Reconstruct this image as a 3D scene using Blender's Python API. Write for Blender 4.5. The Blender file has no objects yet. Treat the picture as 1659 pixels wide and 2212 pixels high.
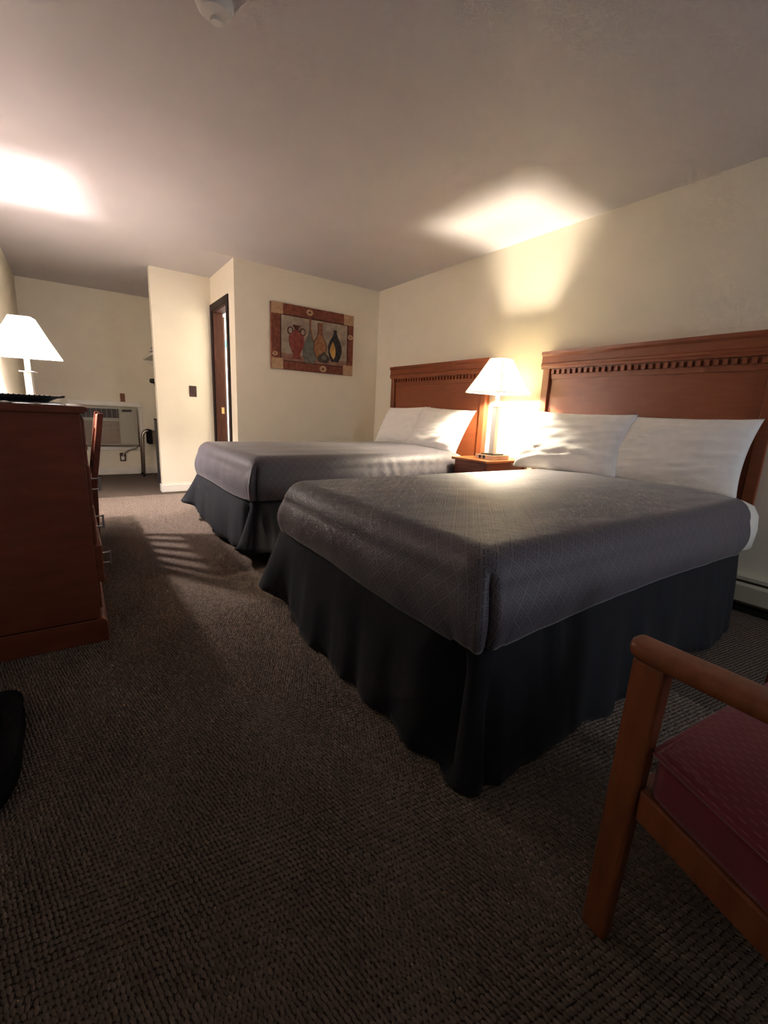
import bpy, bmesh, math, random
from mathutils import Vector, Matrix, noise
random.seed(7)
sc = bpy.context.scene
COL = sc.collection

# ------------------------------------------------------------------ camera
F_PX, YAW, PITCH, ROLL, CAM_Z = 949.9, 0.6132, 0.2195, 0.0467, 0.9629
def make_camera():
    fwd = Vector((math.sin(YAW)*math.cos(PITCH), math.cos(YAW)*math.cos(PITCH), -math.sin(PITCH)))
    right = Vector((math.cos(YAW), -math.sin(YAW), 0))
    up = right.cross(fwd)
    r2 = math.cos(ROLL)*right + math.sin(ROLL)*up
    u2 = -math.sin(ROLL)*right + math.cos(ROLL)*up
    cam = bpy.data.cameras.new('camera')
    cam.sensor_fit = 'HORIZONTAL'; cam.sensor_width = 36.0
    cam.lens = F_PX/1659*36.0; cam.clip_start = 0.02
    o = bpy.data.objects.new('camera', cam); COL.objects.link(o)
    m = Matrix((r2, u2, -fwd)).transposed().to_4x4(); m.translation = (0, 0, CAM_Z)
    o.matrix_world = m
    sc.camera = o
make_camera()

# ------------------------------------------------------------------ world, light, exposure
EXPOSURE = 1.75
SHADE_GLOW_R, SHADE_GLOW_L = 0.75, 4.4       # light given off by the lit cloth shades
BULB_RIGHT, BULB_LEFT = 1500.0, 1400.0          # emission strength of the two table lamp bulbs
BULB_RIGHT_COL, BULB_LEFT_COL = (1.0, 0.865, 0.66), (1.0, 0.88, 0.85)
BATH_LIGHT = 140.0
WINDOW_W = 5.0                                # dim daylight through the curtained window behind the camera
sc.view_settings.view_transform = 'Standard'
sc.view_settings.look = 'None'
sc.view_settings.gamma = 1.0
sc.view_settings.use_curve_mapping = False
sc.view_settings.exposure = EXPOSURE
w = bpy.data.worlds.new('world'); sc.world = w; w.use_nodes = True
w.node_tree.nodes['Background'].inputs[0].default_value = (0.5, 0.62, 0.9, 1)
w.node_tree.nodes['Background'].inputs[1].default_value = 0.3
sc.cycles.use_denoising = True
sc.cycles.max_bounces = 8; sc.cycles.diffuse_bounces = 6
sc.cycles.use_adaptive_sampling = True; sc.cycles.adaptive_threshold = 0.06; sc.cycles.adaptive_min_samples = 16
sc.cycles.sample_clamp_indirect = 5.0
sc.cycles.caustics_reflective = False; sc.cycles.caustics_refractive = False
la = bpy.data.lights.new('window_daylight', 'AREA'); la.shape = 'RECTANGLE'; la.size = 0.5; la.size_y = 1.2
la.energy = WINDOW_W; la.color = (0.84, 0.89, 1.0)
lo = bpy.data.objects.new('window_daylight', la); COL.objects.link(lo)
lo.location = (2.20, -1.82, 1.40); lo.rotation_euler = (math.radians(90), 0, 0)

# ------------------------------------------------------------------ room dimensions (metres)
W, D, D2, D3 = 2.952, 4.483, 5.342, 6.897      # headboard wall, picture wall, partition, alcove back wall
XB, XC, XL, H = 1.331, 0.746, -0.421, 2.30     # door wall, partition end, left wall, ceiling
YR = -1.90                                     # wall behind the camera

# ------------------------------------------------------------------ materials
MATS = {}
def _nt(name):
    m = bpy.data.materials.new(name); m.use_nodes = True
    nt = m.node_tree; b = nt.nodes['Principled BSDF']
    return m, nt, b
def N(nt, typ, **kw):
    n = nt.nodes.new(typ)
    for k, v in kw.items(): setattr(n, k, v)
    return n
def mth(nt, op, a, b=None, c=None):
    n = nt.nodes.new('ShaderNodeMath'); n.operation = op
    for i, x in enumerate((a, b, c)):
        if x is None: continue
        if isinstance(x, (int, float)): n.inputs[i].default_value = x
        else: nt.links.new(x, n.inputs[i])
    return n.outputs[0]
def rgb(c): return (c[0], c[1], c[2], 1)
def mat(name, col, rough=0.6, spec=0.5, metal=0.0, var=0.08, scale=40.0, bump=0.0, bscale=None, coat=0.0, sheen=0.0, stretch=None, col2=None):
    """plain procedural material: base colour broken up by noise, optional fine relief"""
    m, nt, b = _nt(name)
    tc = N(nt, 'ShaderNodeTexCoord'); src = tc.outputs['Object']
    if stretch:
        mp = N(nt, 'ShaderNodeMapping'); mp.inputs['Scale'].default_value = stretch
        nt.links.new(src, mp.inputs[0]); src = mp.outputs[0]
    nz = N(nt, 'ShaderNodeTexNoise'); nz.inputs['Scale'].default_value = scale; nz.inputs['Detail'].default_value = 4
    nt.links.new(src, nz.inputs['Vector'])
    mx = N(nt, 'ShaderNodeMix', data_type='RGBA')
    c2 = col2 or tuple(min(1, x*(1+var)) for x in col); c1 = col if col2 else tuple(x*(1-var) for x in col)
    mx.inputs[6].default_value = rgb(c1); mx.inputs[7].default_value = rgb(c2)
    rp = N(nt, 'ShaderNodeMapRange'); rp.inputs[1].default_value = 0.3; rp.inputs[2].default_value = 0.7
    nt.links.new(nz.outputs[0], rp.inputs[0]); nt.links.new(rp.outputs[0], mx.inputs[0])
    nt.links.new(mx.outputs[2], b.inputs['Base Color'])
    b.inputs['Roughness'].default_value = rough; b.inputs['Specular IOR Level'].default_value = spec
    b.inputs['Metallic'].default_value = metal
    b.inputs['Coat Weight'].default_value = coat; b.inputs['Coat Roughness'].default_value = 0.25
    b.inputs['Sheen Weight'].default_value = sheen; b.inputs['Sheen Roughness'].default_value = 0.4
    if bump:
        n2 = N(nt, 'ShaderNodeTexNoise'); n2.inputs['Scale'].default_value = bscale or scale*4; n2.inputs['Detail'].default_value = 3
        nt.links.new(src, n2.inputs['Vector'])
        bp = N(nt, 'ShaderNodeBump'); bp.inputs['Strength'].default_value = bump; bp.inputs['Distance'].default_value = 0.002
        nt.links.new(n2.outputs[0], bp.inputs['Height']); nt.links.new(bp.outputs[0], b.inputs['Normal'])
    MATS[name] = m
    return m
def emit(name, col, s):
    m, nt, b = _nt(name)
    b.inputs['Base Color'].default_value = rgb(col)
    b.inputs['Emission Color'].default_value = rgb(col); b.inputs['Emission Strength'].default_value = s
    return m

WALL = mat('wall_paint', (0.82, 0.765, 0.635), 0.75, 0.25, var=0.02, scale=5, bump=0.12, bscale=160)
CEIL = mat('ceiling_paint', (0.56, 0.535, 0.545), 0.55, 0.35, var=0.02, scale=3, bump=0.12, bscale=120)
TRIM = mat('white_trim', (0.80, 0.78, 0.72), 0.4, 0.5, var=0.03, scale=12)
WOODH = mat('cherry_wood', (0.235, 0.064, 0.025), 0.33, 0.5, scale=7, stretch=(6, 1, 6), col2=(0.285, 0.080, 0.031))
WOODD = mat('dark_cherry_wood', (0.150, 0.034, 0.016), 0.40, 0.45, scale=6, stretch=(1, 1, 5), col2=(0.20, 0.052, 0.024), bump=0.05, bscale=50)
WOODC = mat('chair_wood', (0.18, 0.050, 0.020), 0.36, 0.5, scale=9, stretch=(5, 5, 1), col2=(0.26, 0.078, 0.029), bump=0.08, bscale=60)
WOODN = mat('nightstand_wood', (0.34, 0.105, 0.034), 0.28, 0.5, scale=7, stretch=(1, 6, 6), col2=(0.45, 0.15, 0.05))
DOORW = mat('dark_door_wood', (0.032, 0.011, 0.007), 0.35, 0.4, scale=6, stretch=(5, 5, 1), col2=(0.06, 0.022, 0.013))
DOORJ = mat('brown_jamb_wood', (0.040, 0.013, 0.009), 0.6, 0.15, scale=8, stretch=(6, 6, 1), col2=(0.075, 0.026, 0.017))
DOORF = mat('dark_door_frame_paint', (0.020, 0.010, 0.009), 0.6, 0.2, var=0.15, scale=10)
LINEN = mat('white_linen', (0.90, 0.89, 0.87), 0.8, 0.2, var=0.03, scale=20, bump=0.1, bscale=500, sheen=0.2)
SHEET = mat('white_sheet', (0.78, 0.76, 0.70), 0.85, 0.2, var=0.04, scale=15, bump=0.15, bscale=300)
SKIRT = mat('black_skirt_cloth', (0.016, 0.017, 0.0215), 0.85, 0.2, var=0.15, scale=18, bump=0.15, bscale=500, sheen=0.03, stretch=(1, 1, 0.3))
CHROME = mat('brushed_chrome', (0.62, 0.58, 0.55), 0.28, 0.5, metal=1.0, var=0.06, scale=30, stretch=(1, 1, 0.1))
PULLM = mat('pewter', (0.62, 0.58, 0.55), 0.35, 0.5, metal=1.0, var=0.1, scale=80)
BLACKP = mat('black_plastic', (0.012, 0.012, 0.013), 0.25, 0.5, var=0.1)
BLACKM = mat('black_metal', (0.015, 0.014, 0.012), 0.4, 0.5, var=0.1)
BLACKF = mat('black_fabric', (0.008, 0.008, 0.009), 0.9, 0.1, var=0.2, scale=60, bump=0.3, bscale=250)
GREYP = mat('charcoal_appliance', (0.05, 0.05, 0.058), 0.35, 0.5, var=0.08, scale=30)
ACP = mat('beige_plastic', (0.40, 0.39, 0.33), 0.5, 0.4, var=0.04)
ACP2 = mat('tan_louver_plastic', (0.36, 0.30, 0.24), 0.5, 0.4, var=0.05)
ACD = mat('dark_vent_plastic', (0.05, 0.042, 0.04), 0.5, 0.4, var=0.1)
WHITEP = mat('white_plastic', (0.70, 0.69, 0.68), 0.45, 0.4, var=0.03)
BROWNP = mat('brown_plastic', (0.055, 0.022, 0.014), 0.4, 0.5, var=0.1)
RUSTP = mat('rust_brown_plastic', (0.20, 0.065, 0.025), 0.45, 0.5, var=0.12, scale=70)
BLOCK = mat('lamp_block_lacquer', (0.55, 0.42, 0.32), 0.3, 0.5, metal=0.35, var=0.04, scale=20)
HEATER = mat('heater_enamel', (0.62, 0.59, 0.46), 0.4, 0.4, var=0.03, scale=15)
TILEW = mat('bathroom_white', (0.82, 0.83, 0.84), 0.5, 0.4, var=0.02)
CURT = mat('shower_curtain_white', (0.86, 0.87, 0.88), 0.7, 0.3, var=0.02)
TEAL = mat('shower_curtain_teal', (0.08, 0.45, 0.55), 0.7, 0.3, var=0.06)
PALEB = mat('shower_curtain_pale_blue', (0.40, 0.66, 0.80), 0.7, 0.3, var=0.04)
DRAPE = mat('window_drape_cloth', (0.20, 0.15, 0.11), 0.9, 0.2, var=0.1, scale=30)
BRASS = mat('aged_brass', (0.45, 0.30, 0.14), 0.3, 0.5, metal=1.0, var=0.1)

def carpet_mat():
    m, nt, b = _nt('loop_carpet')
    tc = N(nt, 'ShaderNodeTexCoord'); mp = N(nt, 'ShaderNodeMapping'); mp.inputs['Rotation'].default_value[2] = math.radians(8)
    nt.links.new(tc.outputs['Object'], mp.inputs[0])
    jit = N(nt, 'ShaderNodeTexNoise'); jit.inputs['Scale'].default_value = 55; jit.inputs['Detail'].default_value = 2
    nt.links.new(mp.outputs[0], jit.inputs['Vector'])
    sub = N(nt, 'ShaderNodeVectorMath', operation='SUBTRACT'); sub.inputs[1].default_value = (0.5, 0.5, 0.5)
    nt.links.new(jit.outputs['Color'], sub.inputs[0])
    scl = N(nt, 'ShaderNodeVectorMath', operation='SCALE'); scl.inputs['Scale'].default_value = 0.010
    nt.links.new(sub.outputs[0], scl.inputs[0])
    add = N(nt, 'ShaderNodeVectorMath', operation='ADD'); nt.links.new(mp.outputs[0], add.inputs[0]); nt.links.new(scl.outputs[0], add.inputs[1])
    sx = N(nt, 'ShaderNodeSeparateXYZ'); nt.links.new(add.outputs[0], sx.inputs[0])
    v = mth(nt, 'DIVIDE', sx.outputs[1], 0.0125)                # rows of loops, every second row half a loop aside
    row = mth(nt, 'FLOOR', v)
    off = mth(nt, 'MULTIPLY', mth(nt, 'MODULO', row, 2.0), 0.5)
    u = mth(nt, 'ADD', mth(nt, 'DIVIDE', sx.outputs[0], 0.0095), off)
    su = mth(nt, 'ABSOLUTE', mth(nt, 'SINE', mth(nt, 'MULTIPLY', u, math.pi)))
    sv = mth(nt, 'ABSOLUTE', mth(nt, 'SINE', mth(nt, 'MULTIPLY', v, math.pi)))
    h = mth(nt, 'POWER', mth(nt, 'MULTIPLY', su, sv), 0.6)
    fi = N(nt, 'ShaderNodeTexNoise'); fi.inputs['Scale'].default_value = 420; fi.inputs['Detail'].default_value = 2
    nt.links.new(mp.outputs[0], fi.inputs['Vector'])
    fl = N(nt, 'ShaderNodeTexNoise'); fl.inputs['Scale'].default_value = 90; fl.inputs['Detail'].default_value = 3
    nt.links.new(mp.outputs[0], fl.inputs['Vector'])
    hh = mth(nt, 'ADD', h, mth(nt, 'MULTIPLY', fi.outputs[0], 0.35))
    ramp = N(nt, 'ShaderNodeValToRGB')
    e = ramp.color_ramp.elements
    e[0].position = 0.1; e[0].color = (0.030, 0.023, 0.019, 1); e[1].position = 0.95; e[1].color = (0.27, 0.208, 0.168, 1)
    nt.links.new(mth(nt, 'ADD', mth(nt, 'MULTIPLY', h, 0.75), mth(nt, 'MULTIPLY', mth(nt, 'SUBTRACT', fl.outputs[0], 0.4), 0.5)), ramp.inputs[0])
    nt.links.new(ramp.outputs[0], b.inputs['Base Color'])
    bp = N(nt, 'ShaderNodeBump'); bp.inputs['Strength'].default_value = 0.8; bp.inputs['Distance'].default_value = 0.004
    nt.links.new(hh, bp.inputs['Height']); nt.links.new(bp.outputs[0], b.inputs['Normal'])
    b.inputs['Roughness'].default_value = 0.95; b.inputs['Specular IOR Level'].default_value = 0.1
    return m
CARPET = carpet_mat()

def coverlet_mat():
    m, nt, b = _nt('diamond_weave_coverlet')
    uv = N(nt, 'ShaderNodeUVMap'); uv.uv_map = 'UVMap'
    sx = N(nt, 'ShaderNodeSeparateXYZ'); nt.links.new(uv.outputs[0], sx.inputs[0])
    s = 0.056
    p = mth(nt, 'ABSOLUTE', mth(nt, 'SUBTRACT', mth(nt, 'FRACT', mth(nt, 'DIVIDE', sx.outputs[0], s)), 0.5))
    q = mth(nt, 'ABSOLUTE', mth(nt, 'SUBTRACT', mth(nt, 'FRACT', mth(nt, 'DIVIDE', sx.outputs[1], s)), 0.5))
    d = mth(nt, 'ADD', p, q)                                     # 0..1 diamond distance; mirrored about 0.5 it gives a diamond lattice
    d2 = mth(nt, 'ABSOLUTE', mth(nt, 'SUBTRACT', d, 0.5))
    wv = mth(nt, 'SINE', mth(nt, 'MULTIPLY', d2, 2*math.pi*5.0))
    line = N(nt, 'ShaderNodeMapRange'); line.inputs[1].default_value = -0.3; line.inputs[2].default_value = 0.6
    nt.links.new(wv, line.inputs[0])
    tc = N(nt, 'ShaderNodeTexCoord'); nz = N(nt, 'ShaderNodeTexNoise'); nz.inputs['Scale'].default_value = 350
    nt.links.new(tc.outputs['Object'], nz.inputs['Vector'])
    mx = N(nt, 'ShaderNodeMix', data_type='RGBA')
    mx.inputs[6].default_value = (0.052, 0.047, 0.060, 1); mx.inputs[7].default_value = (0.132, 0.119, 0.142, 1)
    f = mth(nt, 'ADD', mth(nt, 'MULTIPLY', line.outputs[0], 0.75), mth(nt, 'MULTIPLY', nz.outputs[0], 0.3))
    nt.links.new(f, mx.inputs[0]); nt.links.new(mx.outputs[2], b.inputs['Base Color'])
    bp = N(nt, 'ShaderNodeBump'); bp.inputs['Strength'].default_value = 0.35; bp.inputs['Distance'].default_value = 0.001
    nt.links.new(f, bp.inputs['Height']); nt.links.new(bp.outputs[0], b.inputs['Normal'])
    b.inputs['Roughness'].default_value = 0.55; b.inputs['Specular IOR Level'].default_value = 0.45
    b.inputs['Sheen Weight'].default_value = 0.25; b.inputs['Sheen Roughness'].default_value = 0.35
    return m
COVER = coverlet_mat()

def burgundy_mat():
    m, nt, b = _nt('burgundy_upholstery')
    tc = N(nt, 'ShaderNodeTexCoord'); sx = N(nt, 'ShaderNodeSeparateXYZ'); nt.links.new(tc.outputs['Object'], sx.inputs[0])
    cu = mth(nt, 'FLOOR', mth(nt, 'DIVIDE', sx.outputs[0], 0.012)); par = mth(nt, 'MULTIPLY', mth(nt, 'MODULO', cu, 2.0), 0.5)
    a = mth(nt, 'FRACT', mth(nt, 'DIVIDE', sx.outputs[0], 0.012))
    c = mth(nt, 'FRACT', mth(nt, 'ADD', mth(nt, 'DIVIDE', sx.outputs[1], 0.02), par))
    dash = mth(nt, 'MULTIPLY', mth(nt, 'LESS_THAN', a, 0.16), mth(nt, 'LESS_THAN', c, 0.5))   # short pale stitches woven in rows
    mx = N(nt, 'ShaderNodeMix', data_type='RGBA')
    mx.inputs[6].default_value = (0.17, 0.022, 0.036, 1); mx.inputs[7].default_value = (0.30, 0.09, 0.08, 1)
    nt.links.new(mth(nt, 'MULTIPLY', dash, 0.8), mx.inputs[0]); nt.links.new(mx.outputs[2], b.inputs['Base Color'])
    b.inputs['Roughness'].default_value = 0.85; b.inputs['Specular IOR Level'].default_value = 0.2
    b.inputs['Sheen Weight'].default_value = 0.3
    return m
BURG = burgundy_mat()

def shade_mat(name, col, glow, s, through):
    m = bpy.data.materials.new(name); m.use_nodes = True; nt = m.node_tree
    nt.nodes.remove(nt.nodes['Principled BSDF']); out = nt.nodes['Material Output']
    tc = N(nt, 'ShaderNodeTexCoord'); nz = N(nt, 'ShaderNodeTexNoise'); nz.inputs['Scale'].default_value = 260
    nt.links.new(tc.outputs['Object'], nz.inputs['Vector'])
    mx = N(nt, 'ShaderNodeMix', data_type='RGBA'); mx.inputs[6].default_value = rgb(tuple(c*0.95 for c in col)); mx.inputs[7].default_value = rgb(col)
    nt.links.new(nz.outputs[0], mx.inputs[0])
    df = N(nt, 'ShaderNodeBsdfDiffuse'); tr = N(nt, 'ShaderNodeBsdfTranslucent'); ms = N(nt, 'ShaderNodeMixShader')
    ms.inputs[0].default_value = through
    nt.links.new(mx.outputs[2], df.inputs[0]); nt.links.new(mx.outputs[2], tr.inputs[0])
    nt.links.new(df.outputs[0], ms.inputs[1]); nt.links.new(tr.outputs[0], ms.inputs[2])
    em = N(nt, 'ShaderNodeEmission'); em.inputs[0].default_value = rgb(glow); em.inputs[1].default_value = s
    ad = N(nt, 'ShaderNodeAddShader'); nt.links.new(ms.outputs[0], ad.inputs[0]); nt.links.new(em.outputs[0], ad.inputs[1])
    nt.links.new(ad.outputs[0], out.inputs[0])
    return m
SHADE_R = shade_mat('cream_shade_cloth', (0.90, 0.85, 0.62), BULB_RIGHT_COL, SHADE_GLOW_R, 0.21)
SHADE_L = shade_mat('white_shade_cloth', (0.90, 0.88, 0.86), BULB_LEFT_COL, SHADE_GLOW_L, 0.42)

SEAM = mat('shade_binding', (0.74, 0.70, 0.60), 0.8, 0.2, var=0.03)

# ------------------------------------------------------------------ mesh helpers
class MB:
    def __init__(s): s.v = []; s.f = []; s.uv = None
    def add(s, vs, fs):
        k = len(s.v); s.v += [tuple(p) for p in vs]; s.f += [tuple(i+k for i in f) for f in fs]; return s
    def box(s, x0, x1, y0, y1, z0, z1):
        return s.hexa([(x0, y0, z0), (x1, y0, z0), (x1, y1, z0), (x0, y1, z0), (x0, y0, z1), (x1, y0, z1), (x1, y1, z1), (x0, y1, z1)])
    def hexa(s, p):   # 4 bottom (ccw from above), 4 top
        return s.add(p, [(3, 2, 1, 0), (4, 5, 6, 7), (0, 1, 5, 4), (1, 2, 6, 5), (2, 3, 7, 6), (3, 0, 4, 7)])
    def prism(s, poly, a0, a1, axis):
        """polygon in the two other axes (cyclic order) extruded along axis"""
        n = len(poly)
        def P(u, v, w): return {'x': (w, u, v), 'y': (u, w, v), 'z': (u, v, w)}[axis]
        vs = [P(u, v, a0) for u, v in poly] + [P(u, v, a1) for u, v in poly]
        fs = [tuple(range(n))[::-1], tuple(range(n, 2*n))] + [(i, (i+1) % n, n+(i+1) % n, n+i) for i in range(n)]
        return s.add(vs, fs)
    def lathe(s, prof, n=24, c=(0, 0, 0), axis='z'):
        vs = []; fs = []
        for r, z in prof:
            for i in range(n):
                a = 2*math.pi*i/n; p = (r*math.cos(a), r*math.sin(a), z)
                if axis == 'x': p = (p[2], p[0], p[1])
                if axis == 'y': p = (p[0], p[2], p[1])
                vs.append((p[0]+c[0], p[1]+c[1], p[2]+c[2]))
        m = len(prof)
        for j in range(m-1):
            for i in range(n): fs.append((j*n+i, j*n+(i+1) % n, (j+1)*n+(i+1) % n, (j+1)*n+i))
        fs.append(tuple(range(n))[::-1]); fs.append(tuple((m-1)*n+i for i in range(n)))
        return s.add(vs, fs)
    def tube(s, pts, r, n=10):
        pts = [Vector(p) for p in pts]; vs = []; fs = []; up = None
        for i, p in enumerate(pts):
            t = (pts[min(i+1, len(pts)-1)]-pts[max(i-1, 0)]).normalized()
            if up is None: up = t.orthogonal().normalized()
            up = (up - t*up.dot(t)).normalized(); sd = t.cross(up)
            rr = r[i] if isinstance(r, (list, tuple)) else r
            for k in range(n):
                a = 2*math.pi*k/n; vs.append(p+up*rr*math.cos(a)+sd*rr*math.sin(a))
        for i in range(len(pts)-1):
            for k in range(n): fs.append((i*n+k, i*n+(k+1) % n, (i+1)*n+(k+1) % n, (i+1)*n+k))
        fs.append(tuple(range(n))[::-1]); fs.append(tuple((len(pts)-1)*n+k for k in range(n)))
        return s.add(vs, fs)
    def grid(s, fn, nu, nv, uvfn=None, flip=False):
        k = len(s.v); uv = []
        for j in range(nv+1):
            for i in range(nu+1):
                s.v.append(tuple(fn(i/nu, j/nv))); uv.append(uvfn(i/nu, j/nv) if uvfn else (i/nu, j/nv))
        for j in range(nv):
            for i in range(nu):
                a = k+j*(nu+1)+i; q = (a, a+1, a+nu+2, a+nu+1); s.f.append(q[::-1] if flip else q)
        s.uv = (s.uv or [(0, 0)]*k) + uv
        return s
    def mesh(s, name, smooth=False):
        me = bpy.data.meshes.new(name); me.from_pydata(s.v, [], s.f); me.update()
        if s.uv:
            l = me.uv_layers.new(name='UVMap')
            for lp in me.loops: l.data[lp.index].uv = s.uv[lp.vertex_index]
        bm = bmesh.new(); bm.from_mesh(me); bmesh.ops.recalc_face_normals(bm, faces=bm.faces); bm.to_mesh(me); bm.free()
        if smooth:
            for p in me.polygons: p.use_smooth = True
        return me
    def build(s, name, m, parent=None, bevel=0.0, smooth=False, solid=0.0, seg=2, subsurf=0, auto=False):
        o = bpy.data.objects.new(name, s.mesh(name, smooth or auto)); COL.objects.link(o)
        o.data.materials.append(m)
        if parent: o.parent = parent
        if solid:
            md = o.modifiers.new('thickness', 'SOLIDIFY'); md.thickness = solid; md.offset = 1
        if bevel:
            md = o.modifiers.new('bevel', 'BEVEL'); md.width = bevel; md.segments = seg; md.limit_method = 'ANGLE'; md.angle_limit = math.radians(40)
        if subsurf:
            md = o.modifiers.new('subsurf', 'SUBSURF'); md.levels = subsurf; md.render_levels = subsurf
        if auto: o.data.set_sharp_from_angle(angle=math.radians(35))
        return o
def tag(o, label, cat, group=None):
    o['label'] = label; o['category'] = cat
    if group: o['group'] = group
    return o
def thing(name, label, cat, loc=(0, 0, 0), rz=0.0, group=None):
    o = bpy.data.objects.new(name, None); COL.objects.link(o); o.empty_display_size = 0.1
    o.location = loc; o.rotation_euler = (0, 0, rz)
    return tag(o, label, cat, group)
def struct(o): o['kind'] = 'structure'; return o
def copy_tree(root, loc, rz, label):
    r = root.copy(); COL.objects.link(r); r.location = loc; r.rotation_euler = (0, 0, rz); r['label'] = label
    for ch in list(root.children):
        c = ch.copy(); COL.objects.link(c); c.parent = r
        for g in list(ch.children):
            d = g.copy(); COL.objects.link(d); d.parent = c
    return r
def B(x0, x1, y0, y1, z0, z1): return MB().box(x0, x1, y0, y1, z0, z1)
def nz(x, y, z=0.0): return noise.noise(Vector((x, y, z)))

# ------------------------------------------------------------------ room shell
T = 0.1
FLOOR = struct(B(XL-T, W+T, YR-T, D3+T, -0.1, 0.0).build('floor', CARPET))
# the loops of the carpet that can be told apart near the camera: real pile, too many to part singly
def loop_mat():
    m, nt, b = _nt('carpet_yarn')
    g = N(nt, 'ShaderNodeNewGeometry')
    mx = N(nt, 'ShaderNodeMix', data_type='RGBA'); mx.inputs[6].default_value = (0.185, 0.145, 0.118, 1); mx.inputs[7].default_value = (0.275, 0.215, 0.175, 1)
    nt.links.new(g.outputs['Random Per Island'], mx.inputs[0])
    tc = N(nt, 'ShaderNodeTexCoord'); nz_ = N(nt, 'ShaderNodeTexNoise'); nz_.inputs['Scale'].default_value = 900
    nt.links.new(tc.outputs['Object'], nz_.inputs['Vector'])
    bp = N(nt, 'ShaderNodeBump'); bp.inputs['Strength'].default_value = 0.6; bp.inputs['Distance'].default_value = 0.001
    nt.links.new(nz_.outputs[0], bp.inputs['Height']); nt.links.new(bp.outputs[0], b.inputs['Normal'])
    nt.links.new(mx.outputs[2], b.inputs['Base Color'])
    b.inputs['Roughness'].default_value = 0.95; b.inputs['Specular IOR Level'].default_value = 0.08
    return m
def carpet_loops():
    rnd = random.Random(3); vs = []; fs = []
    px, py = 0.0092, 0.0128; ca, sa = math.cos(math.radians(-8)), math.sin(math.radians(-8))
    for j in range(-60, 470):
        for i in range(-160, 330):
            gx, gy = (i+0.5*(j % 2))*px, j*py
            x, y = gx*ca-gy*sa+rnd.uniform(-0.0014, 0.0014), gx*sa+gy*ca+rnd.uniform(-0.0016, 0.0016)
            if not (XL+0.01 < x < 1.75 and -0.35 < y < 5.2): continue
            if x > 0.90 and 0.80 < y < 4.0: continue
            if x > 1.3 and y > 4.0: continue
            if x < 0.03 and y > 2.0: continue
            l = 0.0068*rnd.uniform(0.88, 1.12); w_ = 0.0036*rnd.uniform(0.88, 1.12); h = 0.0055*rnd.uniform(0.8, 1.2)
            t = rnd.gauss(0.30, 0.15); c, s_ = math.cos(t), math.sin(t)
            k = len(vs)
            for u, v, z in ((-w_*0.6, -l, 0), (w_*0.6, -l, 0), (w_, 0, 0), (w_*0.6, l, 0), (-w_*0.6, l, 0), (-w_, 0, 0), (0, -l*0.5, h*0.9), (0, l*0.45, h)):
                vs.append((x+u*c-v*s_, y+u*s_+v*c, z-0.0002))
            fs += [(k, k+1, k+6), (k+1, k+2, k+7, k+6), (k+2, k+3, k+7), (k+3, k+4, k+7), (k+4, k+5, k+6, k+7), (k+5, k, k+6)]
    me = bpy.data.meshes.new('carpet_loops'); me.from_pydata(vs, [], fs); me.update()
    me.polygons.foreach_set('use_smooth', [True]*len(me.polygons))
    me.materials.append(loop_mat())
    o = bpy.data.objects.new('carpet_loops', me); COL.objects.link(o); o.parent = FLOOR; o['kind'] = 'stuff'
carpet_loops()
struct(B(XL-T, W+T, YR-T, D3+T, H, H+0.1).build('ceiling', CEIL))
struct(B(W, W+T, YR-T, D3+T, 0, H).build('wall_right', WALL))
struct(B(XL-T, XL, YR-T, D3+T, 0, H).build('wall_left', WALL))
struct(B(XL, W, D3, D3+T, 0, H).build('wall_back', WALL))
struct(B(XB, W, D, D+T, 0, H).build('wall_picture', WALL))
struct(B(XC, XB+T, D2, D2+0.1, 0, H).build('wall_partition', WALL))
# door wall: plane x = XB, with the bathroom doorway
DY0, DY1, DZ = 4.735, 5.275, 1.955
wd = MB(); wd.box(XB, XB+T, D+T, DY0, 0, H); wd.box(XB, XB+T, DY0, DY1, DZ, H); wd.box(XB, XB+T, DY1, D2, 0, H)
struct(wd.build('wall_door', WALL))
struct(B(XB, XB+T, D2+0.1, D3, 0, H).build('wall_alcove', WALL))
# wall behind the camera with a curtained window
wr = MB()
WX0, WX1, WZ0, WZ1 = 0.4, 2.6, 0.75, 2.0
wr.box(XL, WX0, YR-T, YR, 0, H); wr.box(WX1, W, YR-T, YR, 0, H); wr.box(WX0, WX1, YR-T, YR, 0, WZ0); wr.box(WX0, WX1, YR-T, YR, WZ1, H)
struct(wr.build('wall_rear', WALL))
win = bpy.data.objects.new('window_1', None); COL.objects.link(win); win.location = ((WX0+WX1)/2, YR-0.05, WZ0); struct(win)
hw = (WX1-WX0)/2; hh = WZ1-WZ0
for x0, x1, z0, z1 in ((-hw, hw, 0, 0.05), (-hw, hw, hh-0.05, hh), (-hw, -hw+0.05, 0.05, hh-0.05), (hw-0.05, hw, 0.05, hh-0.05), (-0.02, 0.02, 0.05, hh-0.05)):
    B(x0, x1, -0.03, 0.03, z0, z1).build('window_frame', TRIM, win, bevel=0.004)
gm, gnt, gb = _nt('window_glass'); gb.inputs['Transmission Weight'].default_value = 1.0; gb.inputs['Roughness'].default_value = 0.02
for x0, x1 in ((-hw+0.05, -0.02), (0.02, hw-0.05)): B(x0, x1, -0.004, 0.004, 0.05, hh-0.05).build('pane', gm, win)
for i, (x0, x1) in enumerate(((-0.15, 1.92), (2.48, 2.88))):  # unseen drapes, spread wide and dark to cut light bouncing off the rear wall
    d = MB().grid(lambda a, b: (x0+(x1-x0)*a, YR+0.05+0.022*math.sin(a*70), 0.06+2.12*b), 90, 2)
    tag(d.build('drape', DRAPE, smooth=True, solid=0.004), ('unseen brown window drape left of the rear window, dark to soak up bounce light', 'unseen brown window drape right of the rear window, dark to soak up bounce light')[i], 'curtain', 'drapes at the rear window')
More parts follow.
